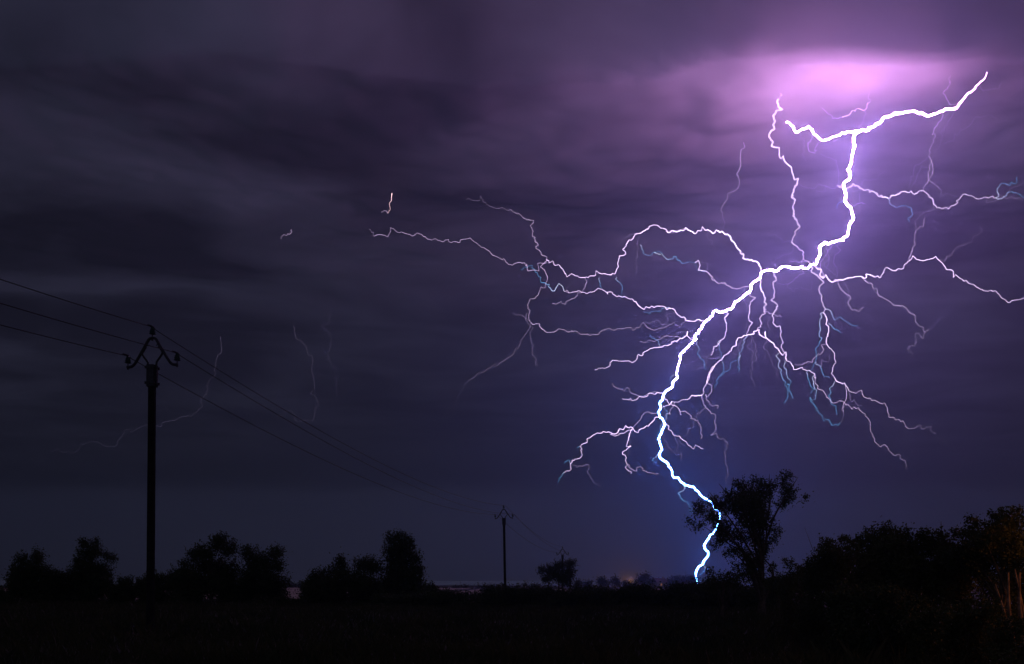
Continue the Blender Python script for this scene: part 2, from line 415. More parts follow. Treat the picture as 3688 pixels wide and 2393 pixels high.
# ------------------------------------------------------------------ lightning
BOLT = r"""
main A 17 1885,135 1865,185 1835,210 1790,265 1725,310 1700,345 1665,385 1650,410 1590,425 1530,445 1470,465 1405,480 1340,462 1300,442 1235,450 1170,462 1130,478 1075,490 1050,520 990,565 920,600 860,608
main A 10 860,605 800,610 770,610 710,640 640,660 575,675 540,650 500,605 468,565 420,585 372,612 345,585 335,560 300,528 288,535
main A 15 858,612 828,640 825,690 835,720 815,790 810,850 795,890 775,910 800,960 790,985 745,1020 748,1060 765,1110 755,1150 770,1180 805,1210 815,1260 825,1295 795,1340 785,1390 765,1440 725,1468 650,1485 625,1500 600,1485 555,1520 C606,172 C610,200 C585,245 C570,265
main C 14 570,265 545,268 480,285 440,287 400,275 370,280 325,305 300,298 245,308 B1850,660 B1775,720 B1770,765 B1720,805 B1650,855 B1640,880 B1580,925 B1530,940 B1470,965 B1430,1000 B1390,1040 B1380,1070 B1340,1105 B1340,1150 B1310,1180 B1275,1215 B1220,1265 B1215,1310 B1195,1370 B1185,1420 B1180,1470 D970,120 D945,175 D905,200 D888,225 D885,255 D865,285 D858,330 D865,370 D885,390 D888,440 D865,490 D865,540 D878,575 D862,610 D868,635 D905,660 D935,700 D945,735 D985,765 D1000,790 D1030,815 D1085,825 D1110,850 D1140,885 D1175,910 F1195,430 F1215,465 F1245,490 F1270,520 F1270,560 F1255,600 F1240,640 F1220,680 F1180,710 F1165,745 F1125,800 F1125,840 F1155,865 F1160,905 F1115,960 F1110,985 F1060,1030 F1045,1065 F1042,1110 F1055,1130 F1062,1160 F1068,1190
w A 7 232,350 228,385 210,440 190,490 205,520 195,570 168,600 150,650 185,690 235,765 270,800 275,840 320,880 345,950 378,1015 350,1060 350,1085 330,1120 350,1140 355,1175 340,1205 350,1230 355,1260 355,1300 375,1320 400,1360 358,1400 360,1425 340,1470 345,1500 C480,175 C505,210 C500,230 C545,255 C560,268
p A 2.5 240,300 258,318 232,350
w B 7 1855,600 1840,560 1790,535 1750,518 1710,512 1690,470 1660,420 1620,370 1610,335 1575,322 1545,295 1500,285 1430,282 1380,292 1330,315 1300,295 1255,268 1240,288 1185,300 1150,290 1115,303 1100,280 1060,272 1000,245 960,278 930,290 900,310 850,330 830,360 800,375 785,410 755,440 745,490 725,515 715,560 705,600 692,635 665,642 605,630 540,645 500,650 455,663 400,650 350,632 305,635 285,605 245,560 215,565 185,540 148,522
p E 3 1650,520 1620,480 1590,455 1587,420 1590,395 1575,360 1558,330 1560,300 1540,300 1520,285 1500,265 1485,265 1450,240
d E 2 1450,240 1430,245 1400,228 1335,222 1300,200 1240,190 1200,188
p E 2.3 1650,535 1600,540 1540,545 1535,555 1525,535 1490,535 1440,545 1420,525 1400,520 1380,505 1350,495 1300,450 1260,425 1240,412 1200,405 1175,407 1150,420 1110,422 1095,408 1045,412 990,405 955,378 905,388 850,368 820,367 765,392 690,388
d E 1.8 690,388 685,365 660,350
p E 3.2 1650,525 1648,600 1645,650 1620,670 1605,710 1585,735 1547,765 1545,790 1552,820 1550,850 1563,870
d E 2.2 1563,870 1557,930 1565,985 1568,1040 1590,1085 1585,1110
v E 2 1590,1085 1620,1140 1660,1185
d E 2 1545,815 1532,850 1535,930 1505,965 1490,1015 1460,1050 1420,1075 1380,1105 1345,1115 1300,1145 1260,1160 1215,1190
v E 2 1215,1190 1190,1220 1185,1245 1165,1270 1145,1330 1105,1365 1075,1395
d E 2 1560,855 1530,840 1490,825 1460,818
p B 2.6 30,1022 75,1030 120,1075 170,1098 230,1085 325,1098 350,1078 375,1085 425,1118 475,1110 570,1112 610,1080 690,1082 760,1068 800,1062 855,1075 890,1058 960,1065 1005,1083 1060,1065 1110,1050 1165,1018 1225,1025 1255,1000
w B 4.6 1425,1002 1395,1008 1345,998 1255,1000 1240,975 1200,965 1175,935 1160,912 1130,905 1090,895 1040,890 970,905 880,885 850,855 830,832 770,812 710,815 680,795 635,795 615,770 585,755 540,765 525,775 465,792 400,768 370,778 325,785 290,772
b B 4 290,772 215,768 165,735 145,708 105,660 60,620 35,588 0,582 E1505,572
b B 2.2 575,665 575,700 580,735 590,750
b B 2.2 710,660 715,690 755,730 750,790 770,812
b B 2.6 895,400 910,430 915,465 950,485 985,480 1005,462 1070,475
b B 3.6 1005,462 1070,475 1110,518 1135,515 1155,495 1195,525 1245,550 1300,538 1330,545 1355,605 1415,612
w B 3 1330,545 1355,605 1415,612 1455,650 1470,685 1520,712 1545,708 1600,730 1640,745 1690,748 1765,735
v B 2.4 925,310 945,370 1000,450 1015,530 1030,600 1015,680 1015,790 1070,840 1100,880
p G 2.6 1728,332 1722,380 1712,405 1718,430 1690,465 1675,490 1685,520 1680,535
b B 2.4 1130,905 1080,905 1050,935 990,930 920,938
d B 2 1110,1035 1060,1030 1040,1005 1000,1015 960,1025 910,1025
w B 4.2 1330,1130 1300,1155 1230,1148 1170,1165 1130,1195 1050,1215 970,1228 930,1250 910,1285 870,1308 800,1322 750,1328 690,1322 655,1345 655,1365 625,1382 570,1378 535,1395
b B 2.6 1050,1205 1040,1170 1000,1145 970,1115
b B 2.4 1230,1148 1240,1120
w B 3.2 1580,935 1563,980 1582,1070 1565,1140 1530,1165 1515,1195 1480,1210 1475,1250 1455,1280
b B 3 1525,1165 1520,1215 1540,1265 1545,1300 1525,1320
b B 3 1342,1150 1355,1210 1350,1260 1370,1300 1405,1345 1418,1395
w B 3 1775,770 1770,860 1765,930 1755,970 1765,1050 1745,1100 1742,1115
d B 2 1718,840 1745,900 1760,960 1745,1040 1745,1100
w B 6.5 1850,665 1855,700 1850,740 1875,790 1890,830 1875,900 1862,960 1855,1020 1838,1060 1832,1080
w B 4.6 1832,1080 1800,1110 1742,1120 1700,1140 1665,1160 1635,1210 1600,1260 1565,1280 1545,1310 1510,1335 1480,1370 1455,1405 1450,1440 1430,1470 1425,1500 D1225,35 D1195,75 D1190,110 D1170,150 D1150,185 D1140,225
w D 3.2 1140,225 1110,230 1060,245 1005,258 960,275 925,290 880,305
p D 3 1170,155 1200,160 1205,190 1195,215 1165,220 1170,255 1200,290 1250,295 1240,312
p D 3 1140,225 1150,265 1165,295 1200,345 1225,390 1232,450 1245,505
d D 2.4 1245,505 1290,515 1312,545 1290,590 1295,680 1312,740 1300,800
d D 2.2 1160,305 1130,345 1105,370 1080,440 1035,490 1030,560
b B 3 1742,1120 1715,1160 1715,1215 1690,1285 1660,1320 1610,1385 1560,1415 1530,1445 1500,1480 1490,1540
b B 2.2 1690,1285 1675,1330 1685,1385 1680,1410
b B 2.6 1545,1330 1555,1350 1550,1420 1530,1445
d B 2.4 1770,1120 1785,1140 1800,1180 1820,1250 1820,1300 1785,1340 1765,1400 1770,1450 1810,1530
d B 2 1780,1150 1760,1230 1785,1300 1785,1340
d B 2 1640,1245 1660,1275 1690,1285
w B 3.2 1955,620 1950,700 1960,820 1985,880 1980,910 1948,975 1960,1035 2010,1070 2010,1130 2015,1220 2050,1280 2050,1315
b B 3.2 2045,1320 2040,1380 2065,1460 2060,1510 C410,1000 C412,1040 C435,1080 C430,1095
b B 3 2000,1260 1995,1380 2020,1450 2060,1530 C408,1060 C408,1080 C380,1120
w C 4.6 230,665 230,695 270,715 320,750 355,800 390,840 400,860 440,895 485,902 525,920 555,930 575,950 570,965
w C 4 548,275 560,315 600,345 605,440 615,490 635,530 625,560
b C 3.4 625,560 605,600 598,690 603,740 590,770 582,830 578,865 560,905 525,922
w C 3 625,560 650,605 660,650 655,690 645,715 665,780 695,810 697,850 685,900 700,970
w C 2.4 700,970 735,995 765,1010 785,1045
p C 2.8 785,1045 830,1060 875,1080 925,1105 990,1125 1022,1160 1030,1205 1070,1225 1120,1228 1130,1250 1155,1278
d C 2.4 1155,1278 1200,1270 1225,1252 1240,1280 1295,1265 1320,1310
v C 2.4 1320,1310 1330,1335 1385,1350 1392,1400
b C 2.6 635,540 680,570 735,585 755,610 795,635 840,637
b C 2.2 660,625 690,660 735,688
b C 2.4 580,865 610,900 625,940 665,965
d C 2 610,900 615,850 665,818
b C 3.2 570,950 565,985 570,1020 583,1050 545,1085 545,1105 575,1135 580,1165 620,1195 628,1230 680,1258 728,1240
b C 2.4 525,925 530,960 545,1010 547,1060
p C 3 580,960 590,1030 640,1065 665,1095 685,1120 745,1108 780,1130 830,1155 870,1180 900,1210 918,1240 918,1295 945,1335 970,1385 1015,1385 1045,1425 1085,1438
d C 2.6 1085,1438 1100,1460 1135,1475 1135,1525
b C 2.2 698,985 665,1030 670,1090 680,1130 710,1190
d C 2 785,1055 790,1090 840,1135 870,1130
v C 2.2 665,1125 630,1170 590,1200 590,1270 545,1310 515,1360 528,1440 470,1480
v C 2.2 1135,1260 1140,1330 1130,1400 1138,1470
d C 2 770,1120 740,1160 745,1220 728,1240
w C 5.2 575,275 615,295 605,325 625,350 670,367 700,358 745,360 790,345 860,337 890,323 945,342 985,330 1000,305 1040,293 1090,288 1130,260 1160,240 1200,230 1285,230 1355,248 1380,280 1430,305 1465,345 1510,360 1555,385 1570,402 1610,415 1645,430 1690,425 1720,462 1765,497 1800,485 1867,470 1900,462
p C 3.2 870,338 890,370 920,378 935,415 970,460 1005,475 1045,498 1080,518 1120,520 1140,530 1155,560 1190,570 1195,600 1210,635 1250,680 1280,668
d C 2.8 1255,680 1215,690 1200,745 1160,770 1150,795 1185,820 1165,835
v C 2.2 1280,668 1330,620 1375,580 1380,540 1410,525 1540,500 1660,480 1690,450
d C 2.2 1340,235 1385,210 1420,210 1490,145 1520,130 1560,85 1600,35
d C 2.2 740,130 735,175 695,212 690,250 710,300 710,340 675,425
d C 2 325,365 400,380 435,430 460,412 520,415 560,370
v C 2.2 745,395 740,430 800,470 830,560 880,565 935,610 985,650 1060,680
w A 4.6 755,1065 785,1050 820,1020 870,1045 910,1075 950,1090 990,1085 1010,1105 1050,1110 1070,1125 1105,1138 1125,1112 1150,1115 1190,1100 1235,1080 1260,1090 1280,1078 1300,1100 1340,1082 1375,1075 1410,1100 1455,1140 1460,1185 1485,1215 1530,1220 1600,1195 1640,1155 1670,1140 1710,1102 1760,1115 1820,1142 1895,1135 1955,1132
b A 3.2 1955,1132 2040,1115 2060,1085 2110,1090 2150,1105 2200,1108
b A 3 1960,1130 1965,1080 1985,1030 2010,1015 2040,1025 2080,1005 2125,990 2128,965
d A 2.2 1880,1145 1950,1158 2040,1140 2120,1142 2170,1158
d A 2 2040,1110 2090,1050 2190,1000
p A 4 1530,460 1525,500 1490,560 1465,590 1448,630 1455,670 1445,720 1435,770 1420,805
p A 2.8 1420,805 1445,840 1455,900 1450,945 1465,1020 1500,1055
d A 2.2 1500,1055 1560,1100 1650,1120
p A 2.8 1445,835 1425,880 1420,960 1410,1020 1380,1070
d A 2.6 1650,430 1610,480 1570,530 1550,590 1530,660 1500,740 1470,790 1445,830
d A 2.2 1540,700 1590,680 1650,640 1700,590 1770,530 1820,490 1885,472 1960,495 2030,520 2090,530
d A 2.2 1410,815 1340,870 1300,930 1280,1000 1255,1060
d A 2 1420,890 1330,950 1280,1060
d A 2.2 1640,420 1560,480 1530,495
v A 2.2 1715,365 1800,390 1880,380 1950,350 2060,310 2150,315
w A 3 745,1035 710,1050 695,1035 740,1030
d A 2 695,1035 600,1040 560,1080 530,1105
d A 2.2 750,1060 800,1030 905,990 950,1000 1020,970 1040,935 1090,930
b A 2.2 745,1150 710,1170 690,1215
b A 2.4 1070,1125 1105,1145 1120,1185 1180,1205 1245,1195 1285,1225 1290,1250 1260,1290 1265,1325
w A 4 735,490 770,480 810,440 840,445 905,440 930,410 940,378 955,375
p A 2.2 735,490 690,500 650,475 610,455 575,420
d A 2.2 955,375 945,330 950,290
p A 2.4 490,620 480,690 460,720 475,765 515,780 520,735 555,690 575,675
p A 2.2 640,660 670,688 700,670 715,645
d A 2.2 290,530 250,510 245,450
v A 2 490,790 490,850 520,970 450,1010 410,1060 350,1110
v A 2 1200,480 1110,555 1050,565 960,610 880,690
w D 4 855,370 820,395 790,430 750,443 690,442 650,460 610,475 580,490 540,480
w D 4 690,440 640,425 600,445 590,470 530,465 470,475 430,485 400,505 375,540 350,555 345,585 360,615 325,640 290,650 280,675 285,710 245,730
b D 3 245,730 215,765 200,795
b D 2.4 345,560 320,572
b D 2.2 280,675 240,672
p D 3 850,345 800,342 765,340 745,360 735,390 690,435
w D 3 690,450 665,480 655,530 655,575 620,600 620,612 640,620 640,650 655,680 675,725 675,740
w D 3.2 885,212 850,205 800,210 760,240 720,250 690,262 650,252 620,248
w D 3 895,235 915,265 945,290 975,300 995,330 1005,355
b D 3 885,290 900,320 905,370 900,400
w D 3 900,405 920,450 950,480 1000,505 1040,530 1100,550 1150,577
b D 2.6 885,400 870,440 862,500 835,518
b D 2.4 855,610 820,640 815,655 838,665
b D 4 1022,822 1020,850 985,872 1010,905 1040,920 1060,950 1085,990
b D 2.6 960,90 940,130 938,165
b F 4.4 1125,1000 1130,1040 1100,1075 1070,1110
"""
SIDE = [
    ('r', 4.0, 'E', '790,150 787,190 780,230 765,260', 'E|p|2.2|765,260 730,255', 'short bright pinkish lightning streak under the dark cloud left of the main bolt'),
    ('p', 2.6, 'E', '230,352 228,370 205,385 175,388 175,405', None, 'tiny faint hook-shaped lightning streak far left of the main bolt'),
    ('f', 2.4, 'E', '240,890 255,945 295,985 320,1030 350,1085 340,1130 353,1160 360,1240 365,1280 387,1325 355,1400 345,1415 270,1425 248,1405 230,1355 200,1365 170,1385 152,1415', None, 'thin faint violet lightning thread curling back like a hook above the wires'),
    ('v', 1.9, 'E', '447,820 440,870 435,920 455,960 440,1030 425,1075 490,1130 500,1160 485,1190 485,1275', None, 'barely visible lightning thread right of the hook-shaped one, mid sky'),
    ('f', 2.6, 'W', '1885,150 1892,200 1898,245 1890,290 1860,320 1842,380 1842,420 1848,458 1820,500 1775,550 1778,600 1770,648 1745,660 1720,710 1690,790 1650,815 1610,828', 'W|v|2.4|1610,828 1570,830 1440,875 1340,912 1250,905 1150,950 1070,945 1030,1010 1000,1080 950,1088 830,1045 750,1060 680,1110 650,1135 540,1142 430,1140 370,1200 280,1235', 'faint violet lightning thread running down behind the wires and the nearest utility pole'),
]


def parse(z, s):
    out = []
    for t in s.split():
        k = z
        if t[0].isalpha():
            k, t = t[0], t[1:]
        x, y = t.split(',')
        out.append(ph(k, float(x), float(y)))
    return out


def depth(px, py):
    k = max(0.0, min(1, (2100 - py) / 700.0))
    up = max(0.0, min(1, (760 - py) / 250.0))
    d_ = 1000 + k * (60 * math.sin(px / 310.0 + 1.3) + 45 * math.sin(py / 260.0 + px / 500.0)) * (1 - up) + up * (58 + 6 * math.sin(px / 160.0))
    return min(d_, 641.0 * FPX / max(200.0, YH - py))          # stays below the cloud base


def jag(pts, amp, lev=2):
    for q_ in range(lev):
        q = [pts[0]]
        for a, b in zip(pts, pts[1:]):
            L = math.hypot(b[0] - a[0], b[1] - a[1])
            o = random.gauss(0, amp) * L * random.choice((0.3, 0.6, 1.0, 1.7))
            f_ = random.uniform(0.35, 0.65)
            nx_, ny_ = -(b[1] - a[1]) / (L + 1e-6), (b[0] - a[0]) / (L + 1e-6)
            q += [(a[0] + (b[0] - a[0]) * f_ + nx_ * o, a[1] + (b[1] - a[1]) * f_ + ny_ * o), b]
        pts = q
    return pts


def streak(name, cls, w, pts, parent, dscale=1.0, org=Vector((0, 0, 0)), ends=''):
    pts = jag(pts, 0.21 if cls != 'main' else 0.12, 2)
    N = len(pts)
    P, Rr, Cc = [], [], []
    wob, wob2 = 1.0, 1.0
    for i, (px, py) in enumerate(pts):
        Y = min(depth(px, py) * dscale, 641.0 * FPX / max(200.0, YH - py))
        P.append(at(px, py, Y) - org)
        t = i / (N - 1)
        wob = 0.75 * wob + 0.25 * random.uniform(0.55, 1.45)
        wob2 = 0.7 * wob2 + 0.3 * random.choice((0.45, 0.8, 1.0, 1.5))
        k = wob
        if cls == 'main':
            if 'a' in ends:
                k *= min(1.0, 0.08 + t / 0.30)
            if 'z' in ends:
                k *= min(1.0, 0.10 + (1 - t) / 0.22)
        else:
            k *= 1.0 - 0.55 * t
        Rr.append(max(0.18, 0.5 * w * (0.38 if cls == 'main' else 0.40) * k * Y / FPX))
        if cls != 'main':
            tint = TINT[cls]
            if cls == 'b':                                  # leaves its parent nearly white, turns blue towards the tip
                e_ = max(0.0, 1 - t / 0.4)
                tint = [c * (1 - e_) + q * e_ for c, q in zip(tint, (0.75, 0.75, 1.05))]
            Cc.append([c * wob2 * (1.0 - 0.45 * t) for c in tint])
    ns = 6 if cls == 'main' else 5
    v, f = tube_geo(P, Rr, ns)
    o = mesh_obj(name, v, f, M['bolt' if cls == 'main' else 'streamer'], parent)
    if cls != 'main':
        ca = o.data.color_attributes.new('glow', 'FLOAT_COLOR', 'POINT')
        ca.data.foreach_set('color', np.repeat(np.array([c + [1.0] for c in Cc], dtype=np.float32), ns, 0).ravel())
    return o


foot = at(*ph('F', 1068, 1190), 1000)
bolt = tag(empty('lightning_bolt', (foot.x, foot.y, 0)), 'huge branching white and violet lightning bolt striking the horizon behind the tall tree', 'lightning')
mains = ['a', 'z', '', '']                              # which ends of the main channels thin out
for ln in BOLT.strip().splitlines():
    t = ln.split()
    streak('main_channel' if t[0] == 'main' else 'branch', t[0], float(t[2]), parse(t[1], ' '.join(t[3:])), bolt, 1.0, Vector((foot.x, foot.y, 0)), mains.pop(0) if t[0] == 'main' else '')
random.seed(21)
for ln in BOLT.strip().splitlines():                     # hair-thin side filaments leaving the larger branches
    t = ln.split()
    if t[0] not in ('main', 'w'):
        continue
    pp = parse(t[1], ' '.join(t[3:]))
    for _ in range(max(1, len(pp) // 7)):
        i_ = random.randrange(1, len(pp) - 1)
        a_, b_ = pp[i_ - 1], pp[i_]
        ang_ = math.atan2(b_[1] - a_[1], b_[0] - a_[0]) + random.choice((-1, 1)) * random.uniform(0.5, 1.2)
        x_, y_ = b_
        q_ = [(x_, y_)]
        for _k in range(random.randint(4, 9)):
            ang_ += random.gauss(0, 0.45)
            st_ = random.uniform(12, 26)
            x_ += math.cos(ang_) * st_
            y_ += math.sin(ang_) * st_ + 3
            q_.append((x_, y_))
        if y_ < 2000 and y_ > 250:
            streak('filament', random.choice('ddvp'), 1.9, q_, bolt, 1.0, Vector((foot.x, foot.y, 0)))
for cls, w, z, s, extra, lab in SIDE:
    pp = parse(z, s)
    Y = min(depth(*pp[-1]) * 1.5, 641.0 * FPX / max(200.0, YH - pp[-1][1]))
    base = at(*pp[-1], Y)
    e = tag(empty('lightning_streak', base), lab, 'lightning')
    streak('main_channel', cls, w, pp, e, 1.5, base)
    if extra:
        z2, c2, w2, s2 = extra.split('|')
        streak('branch', c2, float(w2), parse(z2, s2), e, 1.5, base)

# ------------------------------------------------------------------ haze: wet storm air
hz = MB()
hz.box((-6200, -120, -1.0), (6200, 6200, 648))
m, n, l, b, o = new_mat('wet_air')
n.remove(b)
pv = n.new('ShaderNodeVolumePrincipled')
pv.inputs['Color'].default_value = (0.50, 0.68, 1.0, 1)
pv.inputs['Density'].default_value = 0.00022
pv.inputs['Anisotropy'].default_value = 0.72
l.new(pv.outputs[0], o.inputs['Volume'])
haze = structure(hz.build('haze', m), 'stuff')

# ------------------------------------------------------------------ utility poles and wires
P1 = at(541, 2100, 27.7)
P2 = at(1820, 2100, 86.0)
P3 = at(2026, 2100, 132.0)
P0 = Vector((2 * P1.x - P2.x, 2 * P1.y - P2.y, 0))
K = 0.00219                                            # metres for one pixel of the close view of the nearest pole head


def zl(x, y):                                          # close-view pixel -> pole-head coordinates (x across the line, z above the shaft top)
    return (x - 852) * K, (965 - y) * K


def insulator(parent, x, z):
    ins = empty('insulator', (x, 0, z))
    ins.parent = parent
    p = MB()
    p.lathe([(0.028, -0.27), (0.034, -0.255), (0.034, -0.235), (0.018, -0.22), (0.018, 0.0), (0.012, 0.03)], 10)
    p.build('pin', M['steel'], ins)
    for k, (r, zz) in enumerate(((0.094, 0.0), (0.084, 0.07), (0.066, 0.135))):
        s = MB()
        s.lathe([(r * 0.55, zz - 0.005), (r * 1.05, zz - 0.035), (r * 1.12, zz - 0.028), (r * 0.75, zz + 0.02), (r * 0.42, zz + 0.05)], 24, 0.16, 7)
        s.build('shed', M['glass'], ins)
    c = MB()
    c.lathe([(0.04, 0.17), (0.055, 0.185), (0.052, 0.205), (0.025, 0.225)], 14)
    c.build('cap', M['glass'], ins)
    t = MB()
    t.tube([(-0.02, 0.16, 0.20), (0.0, 0.05, 0.225), (0.0, -0.05, 0.225), (-0.03, -0.22, 0.235)], [0.012, 0.026, 0.026, 0.012], 6)
    t.tube([(0.0, 0.0, 0.21), (-0.09, -0.02, 0.245), (-0.19, -0.05, 0.262)], [0.03, 0.022, 0.017], 6)
    t.build('tie', M['wire'], ins)
    return ins


def smooth_path(pts, n=5):
    P = [Vector(p) for p in pts]
    P = [P[0]] + P + [P[-1]]
    out = []
    for i in range(1, len(P) - 2):
        for k in range(n):
            t = k / n
            a, b_, c, d = P[i - 1], P[i], P[i + 1], P[i + 2]
            out.append(0.5 * ((2 * b_) + (c - a) * t + (2 * a - 5 * b_ + 4 * c - d) * t * t + (3 * b_ - a - 3 * c + d) * t ** 3))
    out.append(P[-2])
    return out


ENDS = [(-0.955, 0.385), (0.0, 1.345), (0.965, 0.385)]   # where the wires sit on the head


def pole(base, top, yaw, lean, label):
    root = tag(empty('utility_pole', (base.x, base.y, 0), (0, lean, yaw)), label, 'utility pole', 'poles of the overhead line')
    s = MB()
    n, H = 8, top + 0.6
    prof = [(0.142, -0.6), (0.140, 0.05), (0.136, 0.45 * top), (0.130, top)]
    v, f = [], []
    for r, z in prof:
        for k in range(n):
            a = 2 * math.pi * (k + 0.5) / n
            v.append((r * math.cos(a), r * math.sin(a), z))
    for j in range(len(prof) - 1):
        for k in range(n):
            f.append((j * n + k, j * n + (k + 1) % n, (j + 1) * n + (k + 1) % n, (j + 1) * n + k))
    f.append(tuple((len(prof) - 1) * n + k for k in range(n)))
    s.add(v, f)
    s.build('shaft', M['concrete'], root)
    arm = MB()
    L = [(-0.985, -0.01), (-0.86, -0.008), (-0.77, 0.02), (-0.69, 0.09), (-0.60, 0.21), (-0.34, 0.60), (-0.17, 0.87), (-0.12, 0.925), (-0.06, 0.95), (0, 0.957)]
    path = [(x, 0, top + z) for x, z in L] + [(-x, 0, top + z) for x, z in L[-2::-1]]
    arm.tube(smooth_path(path, 4), 0.049, 10)
    crossarm = arm.build('crossarm', M['steel'], root, True)
    for sx in (-1, 1):
        y = MB()
        q = [(0.39, 0.52), (0.392, 0.44), (0.37, 0.37), (0.28, 0.25), (0.20, 0.15), (0.165, 0.06), (0.163, -0.2), (0.163, -0.735)]
        y.tube(smooth_path([(sx * x, 0, top + z) for x, z in q], 4), 0.036, 8)
        y.build('yoke_leg', M['steel'], root, True)
        for (x, z) in ((0.285, 0.66), (0.235, 0.735)):
            bm = MB()
            bm.tube([(sx * (x + 0.02), -0.06, top + z), (sx * (x - 0.07), 0.0, top + z - 0.045)], 0.017, 6)
            bm.build('bolt', M['steel'], crossarm)
    for sx in (-1, 1):
        cl = MB()
        cl.tube([(sx * 0.375, 0, top + 0.47), (sx * 0.335, 0, top + 0.55), (sx * 0.255, 0, top + 0.665)], [0.03, 0.045, 0.03], 8)
        cl.build('clasp', M['steel'], root, True)
    for z in (-0.08, -0.62):
        for sy in (-1, 1):
            band = MB()
            band.box((-0.185, min(sy * 0.135, sy * 0.158), top + z - 0.045), (0.185, max(sy * 0.135, sy * 0.158), top + z + 0.045))
            band.build('clamp_plate', M['steel'], root)
    plate = MB()
    plate.box((-0.135, -0.134, top - 0.74), (0.135, 0.134, top + 0.012))
    plate.build('head_sleeve', M['steel'], root)
    for x, z in ENDS:
        insulator(root, x, top + z - 0.215)
    return root


yaw = -math.atan2(P2.x - P1.x, P2.y - P1.y)
T1, T2, T3 = 9.33, 8.93, 6.72
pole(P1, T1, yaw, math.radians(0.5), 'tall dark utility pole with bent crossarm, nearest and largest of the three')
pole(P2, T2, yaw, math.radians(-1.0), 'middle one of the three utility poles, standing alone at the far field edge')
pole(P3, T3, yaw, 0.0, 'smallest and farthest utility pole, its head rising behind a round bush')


def head(base, top, i):
    x, z = ENDS[i]
    ux, uy = math.cos(yaw), math.sin(yaw)
    return Vector((base.x + ux * x, base.y + uy * x, top + z + 0.02))


P4 = Vector((2 * P3.x - P2.x, 2 * P3.y - P2.y, 0))
spans = [(P0, T1 + 0.1, P1, T1, 1.95, 'to the left frame edge'), (P1, T1, P2, T2, 1.35, 'between the nearest and the middle utility pole'),
         (P2, T2, P3, T3, 0.9, 'between the middle and the farthest utility pole')]
pos = ['left', 'top', 'right']
for (a, ta, b_, tb, sag, where) in spans:
    for i in range(3):
        A, B = head(a, ta, i), head(b_, tb, i)
        pts = [A.lerp(B, t) - Vector((0, 0, 4 * sag * t * (1 - t))) for t in np.linspace(0, 1, 49)]
        w = MB()
        w.tube(pts, 0.015, 5)
        tag(w.build('power_line', M['wire'], None, True), 'thin wire on the %s insulators, strung %s' % (pos[i], where), 'power line', 'wires of the overhead line')

# ------------------------------------------------------------------ trees and bushes


def leaves(points, size, cup=0.25, up=0.15):
    """one bent rhombus of two triangles per leaf"""
    N = len(points)
    a = rng.normal(size=(N, 3))
    a /= np.linalg.norm(a, axis=1, keepdims=True)
    b_ = rng.normal(size=(N, 3))
    b_ -= a * np.sum(a * b_, 1, keepdims=True)
    b_ /= np.linalg.norm(b_, axis=1, keepdims=True)
    c = np.cross(a, b_)
    s = size * rng.uniform(0.6, 1.35, size=(N, 1))
    p0 = points - a * s * 0.5
    p1 = points + b_ * s * 0.30 + c * s * cup * 0.3
    p2 = points + a * s * 0.5
    p3 = points - b_ * s * 0.30 + c * s * cup * 0.3
    v = np.stack([p0, p1, p2, p3], 1).reshape(-1, 3)
    i = np.arange(N)[:, None] * 4
    f = np.concatenate([i + np.array([[0, 1, 2]]), i + np.array([[0, 2, 3]])], 0)
    return v, f


LEAFCOUNT = []


